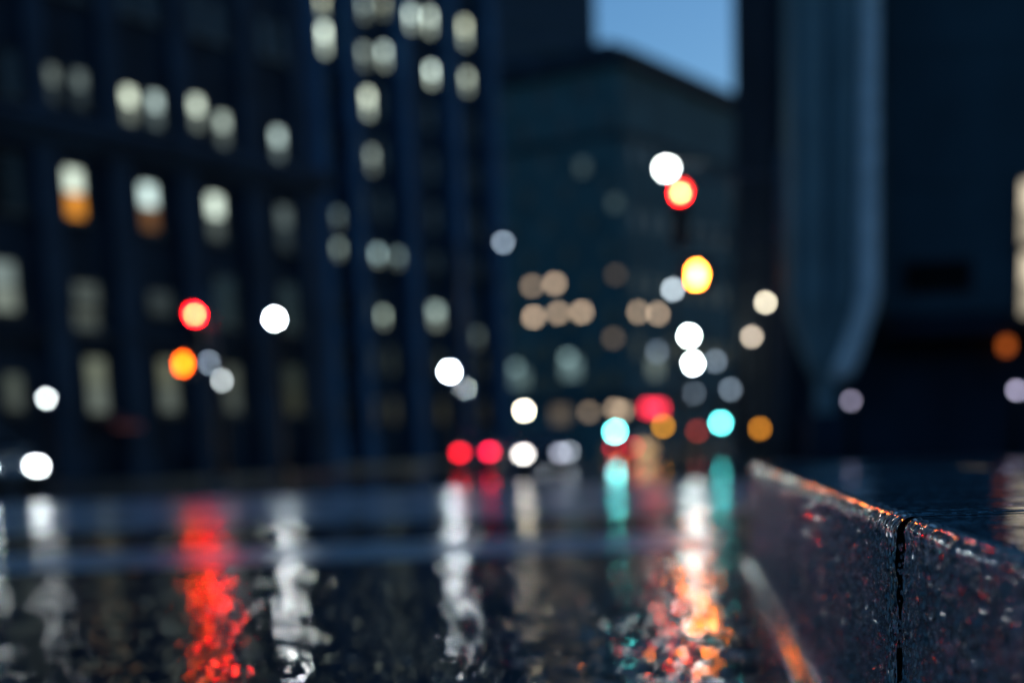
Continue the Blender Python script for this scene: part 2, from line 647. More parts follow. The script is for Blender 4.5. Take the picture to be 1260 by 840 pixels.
# --- A: classical stone building on the left
A = Facade('stone_office_building', -40, 53, 33, 'dark stone office building with cornices and pale lit windows on the far left')
LA = A.uz(384, 300)[0]
HA = 31
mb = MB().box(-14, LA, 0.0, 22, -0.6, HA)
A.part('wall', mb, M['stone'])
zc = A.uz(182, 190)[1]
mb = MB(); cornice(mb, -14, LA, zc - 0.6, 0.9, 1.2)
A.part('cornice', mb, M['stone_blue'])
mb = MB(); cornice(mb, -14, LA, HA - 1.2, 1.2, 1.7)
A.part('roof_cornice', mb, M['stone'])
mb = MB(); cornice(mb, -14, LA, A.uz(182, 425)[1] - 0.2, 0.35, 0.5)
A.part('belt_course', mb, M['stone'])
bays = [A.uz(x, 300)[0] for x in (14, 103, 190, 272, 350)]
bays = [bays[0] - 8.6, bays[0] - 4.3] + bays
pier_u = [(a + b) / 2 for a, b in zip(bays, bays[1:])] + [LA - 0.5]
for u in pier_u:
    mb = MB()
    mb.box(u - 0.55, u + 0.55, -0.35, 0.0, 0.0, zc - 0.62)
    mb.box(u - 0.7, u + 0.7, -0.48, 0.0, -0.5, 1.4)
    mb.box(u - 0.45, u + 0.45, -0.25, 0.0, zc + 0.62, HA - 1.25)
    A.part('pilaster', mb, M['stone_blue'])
for px, py, P in ((62, 96, .07), (97, 102, .06), (158, 122, .50), (190, 128, .28), (241, 132, .42), (273, 152, .24), (341, 170, .30)):
    lit_at(A, px, py + 8, 0.7, 1.4, OFFICE, P * 1.1)
for px, py, P, low in ((90, 224, .62, (AMBER, .75)), (182, 241, .62, (AMBER, .12)), (264, 253, .60, (OFFICE, .06)), (349, 266, .05, None)):
    lit_at(A, px, py + 14, 0.95, 1.9, OFFICE, P * 1.15, low)
for px, py, P in ((2, 352, .26), (105, 362, .06), (105, 392, .05), (196, 372, .018)):
    lit_at(A, px, py, 1.3, 1.9 if px < 50 else 0.9, OFFICE, P, (OFFICE, .9))
for px, py, w, h, P in ((16, 482, 1.2, 1.6, .07), (118, 474, 1.4, 2.6, .17), (206, 474, 1.4, 2.6, .13), (285, 478, 1.3, 2.4, .06)):
    lit_at(A, px, py, w * .75, h * .85, (0.85, .97, .7), P, (OFFICE, .9))
rows_a = [A.uz(182, y)[1] for y in (474, 362, 252, 132)]
dark_grid(A, bays, rows_a[:3], 1.3, 2.1)
dark_grid(A, sorted([b - 0.6 for b in bays] + [b + 0.6 for b in bays]), [rows_a[3], rows_a[3] + 4.2], 0.85, 1.6)

# --- B: taller building with vertical piers
B = Facade('pier_fronted_tower', 392, 104, 33, 'tall office tower with vertical stone piers and scattered lit windows left of centre')
LB = B.uz(606, 300)[0]
HB = 52
mb = MB().box(-7, LB, 0.0, 25, -0.6, HB)
B.part('wall', mb, M['stone_dark'])
for px in (386, 428, 493, 552, 600):
    u = B.uz(px, 200)[0]
    wd = 0.55
    mb = MB().box(u - wd, u + wd, -0.9, 0.0, -0.5, HB + 1.2)
    mb.box(u - wd - .15, u + wd + .15, -1.05, 0.0, -0.55, 2.2)
    B.part('pier', mb, M['pier_stone'])
mb = MB(); cornice(mb, -7, LB, B.uz(480, 340)[1], 0.5, 0.8)
B.part('cornice', mb, M['stone_dark'])
for px, py, w, h, P in ((398, 45, 1.1, 2.4, .60), (395, 3, 1.1, 1.6, .20), (447, 8, 1.0, 1.8, .12), (471, 6, 1.0, 1.6, .10),
                        (447, 66, 1.0, 1.8, .12), (472, 66, 1.0, 1.9, .30), (505, 20, 1.0, 1.9, .38), (528, 24, 1.0, 2.1, .38),
                        (571, 37, 1.1, 2.4, .34), (530, 89, 1.0, 1.8, .46), (574, 98, 1.1, 1.9, .22), (452, 124, 1.1, 2.2, .44),
                        (457, 194, 1.0, 2.0, .11), (416, 306, 1.0, 1.6, .09), (415, 266, 1.0, 1.6, .04), (464, 313, 1.0, 1.6, .18),
                        (489, 316, 1.0, 1.6, .08), (471, 387, 0.9, 1.3, .16), (536, 385, 1.8, 2.0, .22), (587, 412, 1.2, 1.4, .03)):
    lit_at(B, px, py + 4, w * .72, h * .85, OFFICE if py < 250 else (.72, .95, .85), P, (OFFICE, .35))
u, z = B.uz(361, 470)
ub = [B.uz(x, 200)[0] for x in (401, 415, 446, 470, 507, 531, 566, 585)]
zb = [B.uz(480, 66)[1] + 3.75 * k for k in range(-7, 3)]
dark_grid(B, ub, zb, 0.9, 1.9, sill=False)

# --- C: tower with horizontal bands far behind
Cc = Facade('banded_tower', 530, 270, 66, 'very tall dark tower with horizontal bands rising behind the corner building')
LC = Cc.uz(733, 30)[0]
HC = 125
Cc.part('wall', MB().box(-10, LC, 0.0, 30, -0.6, HC), M['curtain'])
for k in range(14):
    z = 66 + k * 3.9
    Cc.part('window_band', MB().box(-9.5, LC - 0.4, -0.12, 0.0, z, z + 1.7), M['glass'])
Cc.part('roof_plant', MB().box(5, LC - 8, 4, 20, HC, HC + 5), M['curtain'])

# --- D: corner building across the far end of the street
D_o = at(774, 546, 185)
angL, angR = -56.0, 33.0
D = Facade('corner_building', 774, 185, angR, 'large corner office building closing the street, its roofline cutting the sky')
HD = D.uz(774, 66)[1]
LDr = 70
WL = 62
mb = MB().box(0, LDr, 0.0, WL, -0.6, HD)
D.part('wall', mb, M['brick'])
mb = MB()
mb.box(-1.0, LDr, -1.0, 0.0, HD - 1.6, HD + 0.3)
mb.box(-1.0, 0.0, 0.0, WL, HD - 1.6, HD + 0.3)
D.part('roof_cornice', mb, M['stone'])
D.part('penthouse', MB().box(3, 22, 3, 20, HD, HD + 2.2), M['stone_dark'])
for z0, z1 in ((HD - 10, HD - 9.4), (6.6, 7.4)):
    mb = MB()
    mb.box(-0.3, LDr, -0.3, 0.0, z0, z1); mb.box(-0.3, 0.0, 0.0, WL, z0, z1)
    D.part('belt_course', mb, M['stone'])


class Side:
    """the left flank of the corner building; its windows are still parts of D"""
    pass


DL = Side()
DL.o = D.o.copy(); DL.root = D.root; DL.z0 = D.z0; DL.taken = []
DL.d = Vector((-D.n.x, -D.n.y)); DL.n = Vector((-D.d.x, -D.d.y))
DL.uz = lambda px, py: Facade.uz(DL, px, py)


def window_left(u, z, w, h, lit=None, lower=None):
    o = window(D, 0, 0, w, h, lit, lower)
    D.taken.pop()
    o.location = (0, u, z)
    o.rotation_euler = (0, 0, -math.pi / 2)
    DL.taken.append((u, z, w, h))


def lit_left(px, py, w, h, col, P):
    u, z = DL.uz(px, py)
    p2 = DL.o + DL.d * u
    k = F / p2.y
    area = w * k * abs(DL.n.y) * h * k
    rad = min(12, P * max(1.0, math.pi * BLUR ** 2 / 4 / area))
    window_left(u, z, w, h, (col, rad), (col, rad * .9))


for px, py, w, h, P in ((655, 352, 1.2, .9, .22), (683, 349, 1.2, .9, .42), (657, 390, 1.2, .9, .50), (687, 385, 1.2, .9, .36), (716, 384, 1.2, .9, .46),
                        (758, 338, 1.2, .9, .045), (755, 416, 1.2, .9, .075), (690, 510, 2.6, 2.0, .08), (725, 507, 1.2, .9, .16), (757, 504, 1.2, .9, .40),
                        (766, 506, 1.2, .9, .30)):
    lit_left(px, py, w, h, TAN, P)
for px, py, w, h, P in ((635, 452, 1.2, .9, .10), (640, 466, 2.6, 2.2, .12), (699, 440, 1.3, 1, .16), (703, 453, 2.6, 2.4, .20), (717, 206, 1.5, 1.6, .03), (757, 250, 1.4, 1.4, .03)):
    lit_left(px, py, w, h, TEAL, P)
for px, py, w, h, P, c in ((785, 384, 1.6, .9, .36, TAN), (809, 386, 1.6, .9, .46, TAN), (808, 433, 1.6, 1, .17, COOL), (806, 452, 3.2, 2.4, .09, TEAL)):
    lit_at(D, px, py, w, h, c, P, (c, .9))
nl = 0
for j in range(13):
    z = 9.5 + 3.95 * j
    if z > HD - 3: break
    for i in range(11):
        u = 2.2 + i * 3.0
        if nl > 60 or any(abs(u - a) < (1.3 + c) / 2 + .1 and abs(z - b) < (2 + d) / 2 + .1 for a, b, c, d in DL.taken): continue
        if (i + j) % 2 and j > 2: continue
        window_left(u, z, 1.3, 2.0); nl += 1
dark_grid(D, [3 + 4.2 * i for i in range(9)], [9.5 + 3.95 * j for j in range(1, 12, 2)], 1.5, 2.2, sill=False, limit=28)

# --- R: near building on the right
Rb = Facade('corner_bank_building', 1086, 40, 92, 'dark stone building on the right with a blank upper wall and a recessed base')
HR = 30
u_pan = Rb.uz(1086, 300)[0]
zp = Rb.uz(1160, 386)[1]
LR = 16.0
Rb.part('wall', MB().box(0.0, LR, 0.0, 18, zp, HR), M['panel'])
Rb.part('base_wall', MB().box(-0.9, LR, 1.6, 17.5, -0.3, zp - 0.002), M['stone_dark'])
Rb.part('soffit_beam', MB().box(0.2, LR, 0.25, 1.5, zp - 0.5, zp - 0.003), M['stone_dark'])
xl = at(913, 300, 58).x - Rb.o.x - .9
Rb.part('set_back_wing', MB().box(xl, -0.002, 7.0, 18, -0.3, HR), M['stone_dark'])
uv, zv = Rb.uz(1153, 340)
wv, hv = 78 * 40 / F, 34 * 40 / F
mb = MB()
mb.box(uv - wv / 2 - .06, uv + wv / 2 + .06, -0.06, 0.0, zv + hv / 2, zv + hv / 2 + .06)
mb.box(uv - wv / 2 - .06, uv + wv / 2 + .06, -0.06, 0.0, zv - hv / 2 - .06, zv - hv / 2)
mb.box(uv - wv / 2 - .06, uv - wv / 2, -0.06, 0.0, zv - hv / 2, zv + hv / 2)
mb.box(uv + wv / 2, uv + wv / 2 + .06, -0.06, 0.0, zv - hv / 2, zv + hv / 2)
vent = Rb.part('vent', mb, M['black'])
mb = MB()
for k in range(6):
    z = zv - hv / 2 + hv * (k + .1) / 6
    mb.box(uv - wv / 2, uv + wv / 2, -0.035, -0.003, z, z + hv / 6 * .8)
link('louvre', mb.mesh('louvre'), M['joint'], vent)
for k in range(1, 7):                                          # shallow joints of the cladding are built as raised courses
    z = zp + k * 3.4
    Rb.part('string_course', MB().box(0.0, LR, -0.03, 0.0, z, z + 0.18), M['panel'])
for px, py in ((1262, 262), (1262, 350)):
    uw, zw = Rb.uz(px, py)
    window(Rb, uw + 0.25, zw, 0.9, 1.75, ((1.0, .86, .62), 1.1), ((1.0, .86, .62), .55), label='warm lit window')
for k in range(4):
    window(Rb, 6.2 + 2.2 * k, zp + 6.0, 1.1, 2.2)

# the tapered fluted pier in front of it
pu = (Rb.uz(962, 300)[0], Rb.uz(1080, 300)[0])
PY_ = -1.9
zt0 = Rb.uz(1020, 372)[1]; zt1 = Rb.uz(1020, 470)[1]
cx = (pu[0] + pu[1]) / 2 - 0.26; hw = (pu[1] - pu[0]) / 2 * 0.78
mb = MB()
def ring(z, w, dep, fl):
    pts = []
    n = 48
    for k in range(n):
        a = 2 * math.pi * k / n
        c, s_ = math.cos(a), math.sin(a)
        rr = 1 / max(abs(c), abs(s_))
        rr = min(rr, 1.18)
        x = c * rr * w; y = s_ * rr * dep
        if s_ < -0.5:
            y += fl * dep * 0.38 * (0.5 + 0.5 * math.cos(x / w * math.pi * 3.0))
        pts.append((cx + x, PY_ + 1.0 + y, z))
    return pts
rings = [ring(zt1 - .85, .25, .25, 0), ring(zt1, .25, .25, .2)]
for k in range(1, 9):
    t = k / 8
    rings.append(ring(zt1 + (zt0 - zt1) * t, .25 + (hw - .25) * t ** .75, .25 + .75 * t ** .75, .2 + .8 * t))
rings.append(ring(HR - 2, hw, 1.0, 1))
vs = [p for r_ in rings for p in r_]
n = 48
fs = [(j * n + k, j * n + (k + 1) % n, (j + 1) * n + (k + 1) % n, (j + 1) * n + k) for j in range(len(rings) - 1) for k in range(n)]
fs += [tuple(range(n))[::-1], tuple((len(rings) - 1) * n + k for k in range(n))]
mb.add(vs, fs)
Rb.part('tapered_pier', mb, M['pale'], label='pale fluted pier narrowing to its foot')

Rb.part('pedestal', MB().box(cx - .5, cx + .5, PY_ + .5, PY_ + 1.5, -.3, zt1 - .852), M['stone_dark'], bevel=.04)
rib = []  # whiter than the pier, to paint lamplight onto its right edge
for k, r_ in enumerate(rings[1:]):
    mx = max(r_, key=lambda q: q[0])
    rib.append((mx[0] - .02, PY_ + 1.0 - (mx[0] - cx) * .35 - .25, mx[2]))
mb = MB().tube(rib, [.14] + [.30] * (len(rib) - 1), n=10)
Rb.part('edge_rib', mb, mat('lamplit white limestone', (.84, .88, .88), .7), label='rounded rib down the right edge of the pier, whitened as lamplight')

# unseen street wall added behind the viewpoint, which darkens the wet reflections and shuts out the low sky
K = Facade('unseen_office_row', 630, 60, 90, 'unseen dark stone office row added behind the viewpoint to shut out low sky')
K.root.location = (70, -40, 0)
K.root.rotation_euler = (0, 0, math.pi)
K.part('wall', MB().box(0, 150, 0, 18, -0.5, 24), M['stone_dark'])
mb = MB(); cornice(mb, 0, 150, 22.8, .9, 1.4)
K.part('roof_cornice', mb, M['stone_dark'])
for j in range(3):
    for i in range(20):
        window(K, 4 + 7.4 * i, 4.5 + 7 * j, 2.2, 3.6)

# ------------------------------------------------------------------ pavements
def pavement(fc, u0, u1, dep, name='pavement', back=0.0):
    mb = MB()
    zr = 0.14
    mb.box(u0, u1, -dep, back, -0.35, zr)
    mb.box(u0, u1, -dep - 0.16, -dep - 0.003, -0.35, zr + 0.004)
    o = link(name, mb.mesh(name, bevel=0.01), M['paving'], loc=fc.root.location, rz=fc.root.rotation_euler.z)
    o['kind'] = 'structure'
    return o


pavement(A, -30, LA + 2, 4.5)
pavement(B, -12, LB + 4, 5)
pavement(Rb, xl - 1.5, 30, 9)
pavement(D, -4, 80, 4)

# ------------------------------------------------------------------ lamps
POST = {}


def lamp_post(px, py, Y, col, P, label, dpx=6.0, kind='lamp_post', cat='lamp post'):
    g = at(px, py, Y)
    z0 = gz(g.x, g.y)
    H = g.z - z0
    r = dpx * g.y / F / 2
    t = empty(kind, (g.x, g.y, z0))
    tag(t, label, cat, 'street lamps around the crossing')
    pr = max(0.045, min(0.07, H * .012))
    if kind == 'bollard_light':
        mb = MB().lathe([(pr * 2.2, 0), (pr * 2.2, H - r - .05), (pr * 2.5, H - r - .03), (pr * 2.5, H - r)], n=12)
        link('post', mb.mesh('post', True), M['black'], t)
        hood = MB().lathe([(pr * 2.5, H + r), (pr * 2.5, H + r + .05), (0.02, H + r + .09)], n=12)
        link('hood', hood.mesh('hood'), M['black'], t)
    else:
        mb = MB().lathe([(pr * 1.4, .5), (pr, .9), (pr * .8, H - r - .12), (pr * 1.8, H - r - .05), (pr * 1.9, H - r - .01)], n=12)
        link('post', mb.mesh('post', True), M['black'], t)
        mb = MB().lathe([(pr * 3, -0.1), (pr * 3, .12), (pr * 2.2, .2), (pr * 2.0, .5)], n=12)
        link('base', mb.mesh('base'), M['black'], t)
        mb = MB().lathe([(r * .55, H + r * .86), (r * .6, H + r * .95), (.02, H + r * 1.25)], n=12)
        link('finial', mb.mesh('finial'), M['black'], t)
    prof = [(max(r * math.sin(a), 1e-4), H - r * math.cos(a)) for a in np.linspace(0, math.pi, 11)]
    L = P * (BLUR / dpx) ** 2
    link('globe', MB().lathe(prof, n=18).mesh('globe', True), emit('lamp globe', col, L), t)
    return t


lamp_post(338, 392, 50, WHITE, 12, 'brightest white globe lamp post on the left, right of the red signal', 8)
lamp_post(257, 446, 52, COOL, .62, 'bluish globe lamp post just right of the orange hand signal')
lamp_post(272, 468, 47, WHITE, .62, 'white globe lamp post below and right of the bluish one by the signal')
lamp_post(57, 490, 52, WHITE, .95, 'white globe lamp post at far left above the parked car')
lamp_post(553, 457, 78, (.80, .93, 1), 9.5, 'upper and brighter of two overlapping white lamps near the centre', 7)
lamp_post(571, 478, 92, (.75, .93, 1), 2.4, 'lower and dimmer of two overlapping white lamps near the centre')
lamp_post(645, 505, 100, WARM, 2.4, 'warm cream lamp above the white car headlights')
lamp_post(848, 413, 60, (.82, 1, .96), 7.5, 'upper greenish white lamp of the pair under the right signal', 7)
lamp_post(852, 447, 84, (.85, 1, .98), 8, 'lower greenish white lamp of the pair under the right signal', 7)
lamp_post(828, 356, 56, (.75, .9, 1), .55, 'pale lamp half hidden behind the orange hand signal on the right', 7)
lamp_post(942, 372, 33, (1, .9, .68), .75, 'cream lamp against the dark stone building, upper of two')
lamp_post(925, 414, 31, (1, .84, .66), .45, 'tan lamp against the dark stone building, lower of two')
lamp_post(853, 484, 120, COOL, .16, 'dim blue lamp below the pair of greenish white lamps')
lamp_post(899, 479, 112, COOL, .17, 'dim blue lamp nearest the dark stone building')
lamp_post(880, 444, 95, COOL, .16, 'dim blue lamp touching the lower greenish white lamp')
lamp_post(1047, 493, 33, LILAC, .16, 'lilac bollard light beside the tapered pier', kind='bollard_light', cat='bollard light')
lamp_post(1251, 480, 30, LILAC, .30, 'lilac bollard light at the right edge of the frame', kind='bollard_light', cat='bollard light')


def street_lamp(px, py, Y, col, P, label, dpx, side=1):
    g = at(px, py, Y)
    z0 = gz(g.x, g.y)
    H = g.z - z0
    t = empty('street_lamp', (g.x + side * 1.9, g.y, z0))
    tag(t, label, 'street lamp', 'tall street lamps')
    s = -side
    link('base', MB().lathe([(.2, -.1), (.2, .25), (.13, .45), (.12, .6)], n=14).mesh('base'), M['metal'], t)
    link('pole', MB().lathe([(.10, .5), (.06, H - .3), (.055, H + .05)], n=14).mesh('pole', True), M['metal'], t)
    link('arm', MB().tube([(0, 0, H - .25), (s * .5, 0, H + .15), (s * 1.1, 0, H + .22), (s * 1.6, 0, H + .16)], .035).mesh('arm', True), M['metal'], t)
    r = dpx * g.y / F / 2
    hd = link('lamp_head', MB().box(s * 1.5 - .35, s * 1.5 + .75, -.17, .17, H + r * .55, H + r * .55 + .12).mesh('lamp_head', bevel=.03), M['metal'], t)
    prof = [(max(r * math.sin(a), 1e-4), H - r * math.cos(a)) for a in np.linspace(0, math.pi * .72, 9)]
    L = P * (BLUR / dpx) ** 2
    link('lamp_bowl', MB().lathe(prof, (s * 1.9, 0, 0), n=20).mesh('lamp_bowl', True), emit('lamp bowl', col, L), hd)
    return t


street_lamp(820, 207, 42, (.88, 1, .97), 9.0, 'tall street lamp with the brightest white light, beside the red signal', 15, 1)
street_lamp(619, 298, 62, COOL, .28, 'tall street lamp with a dim blue light at centre', 6, -1)

# ------------------------------------------------------------------ traffic signals
def round_lens(r, y, c, d=0.03):
    return MB().lathe([(r, 0.0), (r * .98, -d * .4), (r * .8, -d * .8), (r * .4, -d), (.001, -d)], (c[0], y, c[1]), axis='Y', n=20)


def hand_mesh(w, h):
    mb = MB()
    mb.prism([(-.36 * w, -.5 * h), (.26 * w, -.5 * h), (.36 * w, -.2 * h), (.36 * w, .08 * h), (-.36 * w, .08 * h)], -.012, 0)
    for k, (x, t) in enumerate(((-.36, .34), (-.175, .46), (.01, .5), (.195, .40))):
        mb.box(x * w, (x + .155) * w, -.012, 0, .081 * h, t * h)
    mb.prism([(.361 * w, -.22 * h), (.52 * w, .05 * h), (.5 * w, .16 * h), (.43 * w, .12 * h), (.361 * w, .0 * h)], -.012, 0)
    return mb.mesh('hand_symbol')


def traffic_signal(pr, ph, Y, label, lens_px, P_red, P_core, hand_px, P_hand, pole_dx=None, group='signals with a red light and an orange hand'):
    """pr: place of the red light, ph: place of the orange hand; pole between them"""
    g = at(pr[0], pr[1], Y)
    gh = at(ph[0], ph[1], Y)
    z0 = gz(g.x, g.y)
    xp = g.x + pole_dx
    t = empty('traffic_signal', (xp, g.y, z0))
    tag(t, label, 'traffic signal', group)
    H = g.z - z0
    hh = gh.z - z0
    rl = lens_px * Y / F / 2
    bx = g.x - xp; hx = gh.x - xp
    pitch = max(.3, rl * 2.5)
    link('pole', MB().lathe([(.075, .3), (.065, H + .5), (.02, H + .56)], n=14).mesh('pole', True), M['metal'], t)
    link('base', MB().lathe([(.2, -.1), (.2, .08), (.12, .22), (.1, .3)], n=14).mesh('base'), M['metal'], t)
    link('bracket', MB().tube([(0, 0, H + .2), (bx, 0.06, H + .2)], .03).mesh('bracket'), M['metal'], t)
    link('bracket', MB().box(min(0, bx), max(0, bx), .03, .07, H - pitch * 2 - .02, H - pitch * 2 + .04).mesh('bracket'), M['metal'], t)
    hd = link('signal_head', MB().box(bx - rl * 1.3, bx + rl * 1.3, 0.0, .22, H - 2 * pitch - rl * 1.35, H + rl * 1.4).mesh('signal_head', bevel=.02), M['black'], t)
    for k in range(3):
        z = H - k * pitch
        mt = emit('red lens', *P_red) if k == 0 else M['dark_lens']
        ln = link('lens', round_lens(rl, -.001, (bx, z)).mesh('lens', True), mt, hd)
        ln['label'] = 'lit red lens' if k == 0 else 'unlit lens'
        if k == 0:
            ln.data.materials.append(emit('red lamp core', *P_core))
            for p in ln.data.polygons:
                if math.hypot(p.center.x - bx, p.center.z - z) < rl * .5: p.material_index = 1
        vis = MB()
        n = 14
        vs, fs = [], []
        for i in range(n + 1):
            a = math.radians(-20 + 220 * i / n)
            for rr in (rl * 1.12, rl * 1.2):
                for yy, sc in ((0, 1), (-.2 if 30 < math.degrees(a) < 150 else -.12, 1)):
                    vs.append((bx + rr * math.cos(a), yy, z + rr * math.sin(a)))
        for i in range(n):
            b0, b1 = i * 4, i * 4 + 4
            fs += [(b0, b0 + 1, b1 + 1, b1), (b0 + 2, b1 + 2, b1 + 3, b0 + 3), (b0 + 1, b0 + 3, b1 + 3, b1 + 1), (b0, b1, b1 + 2, b0 + 2)]
        link('visor', vis.add(vs, fs).mesh('visor'), M['black'], hd)
    w, h = hand_px[0] * Y / F, hand_px[1] * Y / F
    ps = link('pedestrian_signal', MB().box(hx - max(w, .24) * .8, hx + max(w, .24) * .8, 0.0, .2, hh - max(h, .26) * .85, hh + max(h, .26) * .85)
              .tube([(hx, .1, hh), (0, .06, hh)], .03).mesh('pedestrian_signal'), M['black'], t)
    link('hand_symbol', hand_mesh(w, h), emit('orange hand', *P_hand), ps, (hx, -.002, hh))
    return t


traffic_signal((240, 387), (225, 447), 33, 'traffic signal on the left showing red above an orange hand', 11,
               ((1, .002, .005), 300.0), ((1, .20, .04), 140.0), (11, 15), ((1.0, .09, .002), 40.0), .4)
traffic_signal((837, 238), (857, 338), 21, 'traffic signal on the right showing red above a bright yellowish orange hand', 14,
               ((1, .006, .006), 95.0), ((1, .34, .10), 85.0), (14, 20), ((1.0, .21, .018), 165.0), 1.45)


def far_signal(px, py, Y, lit, col, P, label, dpx=6.5):
    """a lone signal head on a pole further down the street; lit = 0 top, 1 middle, 2 bottom lens"""
    g = at(px, py, Y)
    z0 = gz(g.x, g.y)
    r = dpx * Y / F / 2
    pitch = r * 2.5
    t = empty('traffic_signal', (g.x, g.y + .25, z0))
    tag(t, label, 'traffic signal', 'signals further down the street')
    H = g.z - z0
    top = H + lit * pitch
    link('pole', MB().lathe([(.09, -.1), (.09, .3), (.06, .32), (.06, top + r * 1.6)], n=12).mesh('pole'), M['metal'], t)
    hd = link('signal_head', MB().box(-r * 1.35, r * 1.35, -.25, -.07, top - 2 * pitch - r * 1.35, top + r * 1.4).mesh('signal_head', bevel=.02), M['black'], t)
    for k in range(3):
        z = top - k * pitch
        on = k == lit
        ln = link('lens', round_lens(r, -.251, (0, z)).mesh('lens', True), emit('signal lens', col, P * (BLUR / dpx) ** 2) if on else M['dark_lens'], hd)
        ln['label'] = 'lit lens' if on else 'unlit lens'
    return t


far_signal(757, 531, 110, 2, CYAN, 5.5, 'far signal showing blue-green, left of the two down the street', 7.5)
far_signal(887, 520, 105, 2, CYAN, 3.2, 'far signal showing blue-green, right of the two down the street', 7.5)
far_signal(816, 524, 112, 1, (1, .42, .03), .42, 'far signal showing amber below the red sign')
far_signal(935, 527, 42, 1, (1, .36, .03), .36, 'signal showing amber in front of the dark stone building')
far_signal(858, 530, 118, 0, (1, .12, .08), .13, 'far signal showing dull red beside the right blue-green one')

# ------------------------------------------------------------------ red sign, awning, wall lamp
u, z = D.uz(790, 503)
p = D.o + D.d * u + D.n * 1.6
t = empty('lit_sign', (p.x, p.y, D.z0 + z), D.root.rotation_euler.z)
tag(t, 'red illuminated sign box hanging on the corner building over the street', 'sign')
ws = 5.6
link('housing', MB().box(-ws / 2 - .15, ws / 2 + .15, -.12, .3, -.75, .75).box(-.1, .1, .3, 1.6, -.1, .1).mesh('housing'), M['black'], t)
for k in range(4):
    x = -ws / 2 + ws * (k + .5) / 4
    link('lit_panel', MB().box(x - .5, x + .5, -.16, -.121, -.55, .55).mesh('lit_panel'), emit('red sign panel', (1, .015, .06), 6.5), t)
u, z = A.uz(126, 517)
p = A.o + A.d * u + A.n * 0.9
t = empty('shop_awning', (p.x, p.y, A.z0 + z), A.root.rotation_euler.z)
t.scale = (.62, .8, .7)
tag(t, 'small dull red awning over a doorway of the stone building on the left', 'awning')
mb = MB().add([(-1.1, -.7, -.25), (1.1, -.7, -.25), (1.1, .9, .35), (-1.1, .9, .35), (-1.1, -.7, -.32), (1.1, -.7, -.32), (1.1, .9, .28), (-1.1, .9, .28)],
              [(0, 1, 2, 3), (7, 6, 5, 4), (0, 4, 5, 1), (1, 5, 6, 2), (2, 6, 7, 3), (3, 7, 4, 0)])
link('canopy', mb.mesh('canopy'), mat('red canvas', (.10, .012, .016), .7), t)
link('valance', MB().box(-1.1, 1.1, -.71, -.69, -.52, -.322).mesh('valance'), emit('backlit red valance', (1, .04, .05), .05), t)
u, z = Rb.uz(1258, 421)
p = Rb.o + Rb.d * u + Rb.n * .3
t = empty('wall_lamp', (p.x, p.y + 1.6 - .02, Rb.z0 + z))
tag(t, 'dim orange wall lamp under the warm window at the right edge', 'wall lamp')
link('backplate', MB().box(-.1, .1, .2, .318, -.2, .2).mesh('backplate', bevel=.01), M['black'], t)
link('lamp_shade', MB().lathe([(.10, -.16), (.15, .0), (.10, .16)], n=14).mesh('lamp_shade'), emit('orange lamp', (1, .20, .03), .9), t)

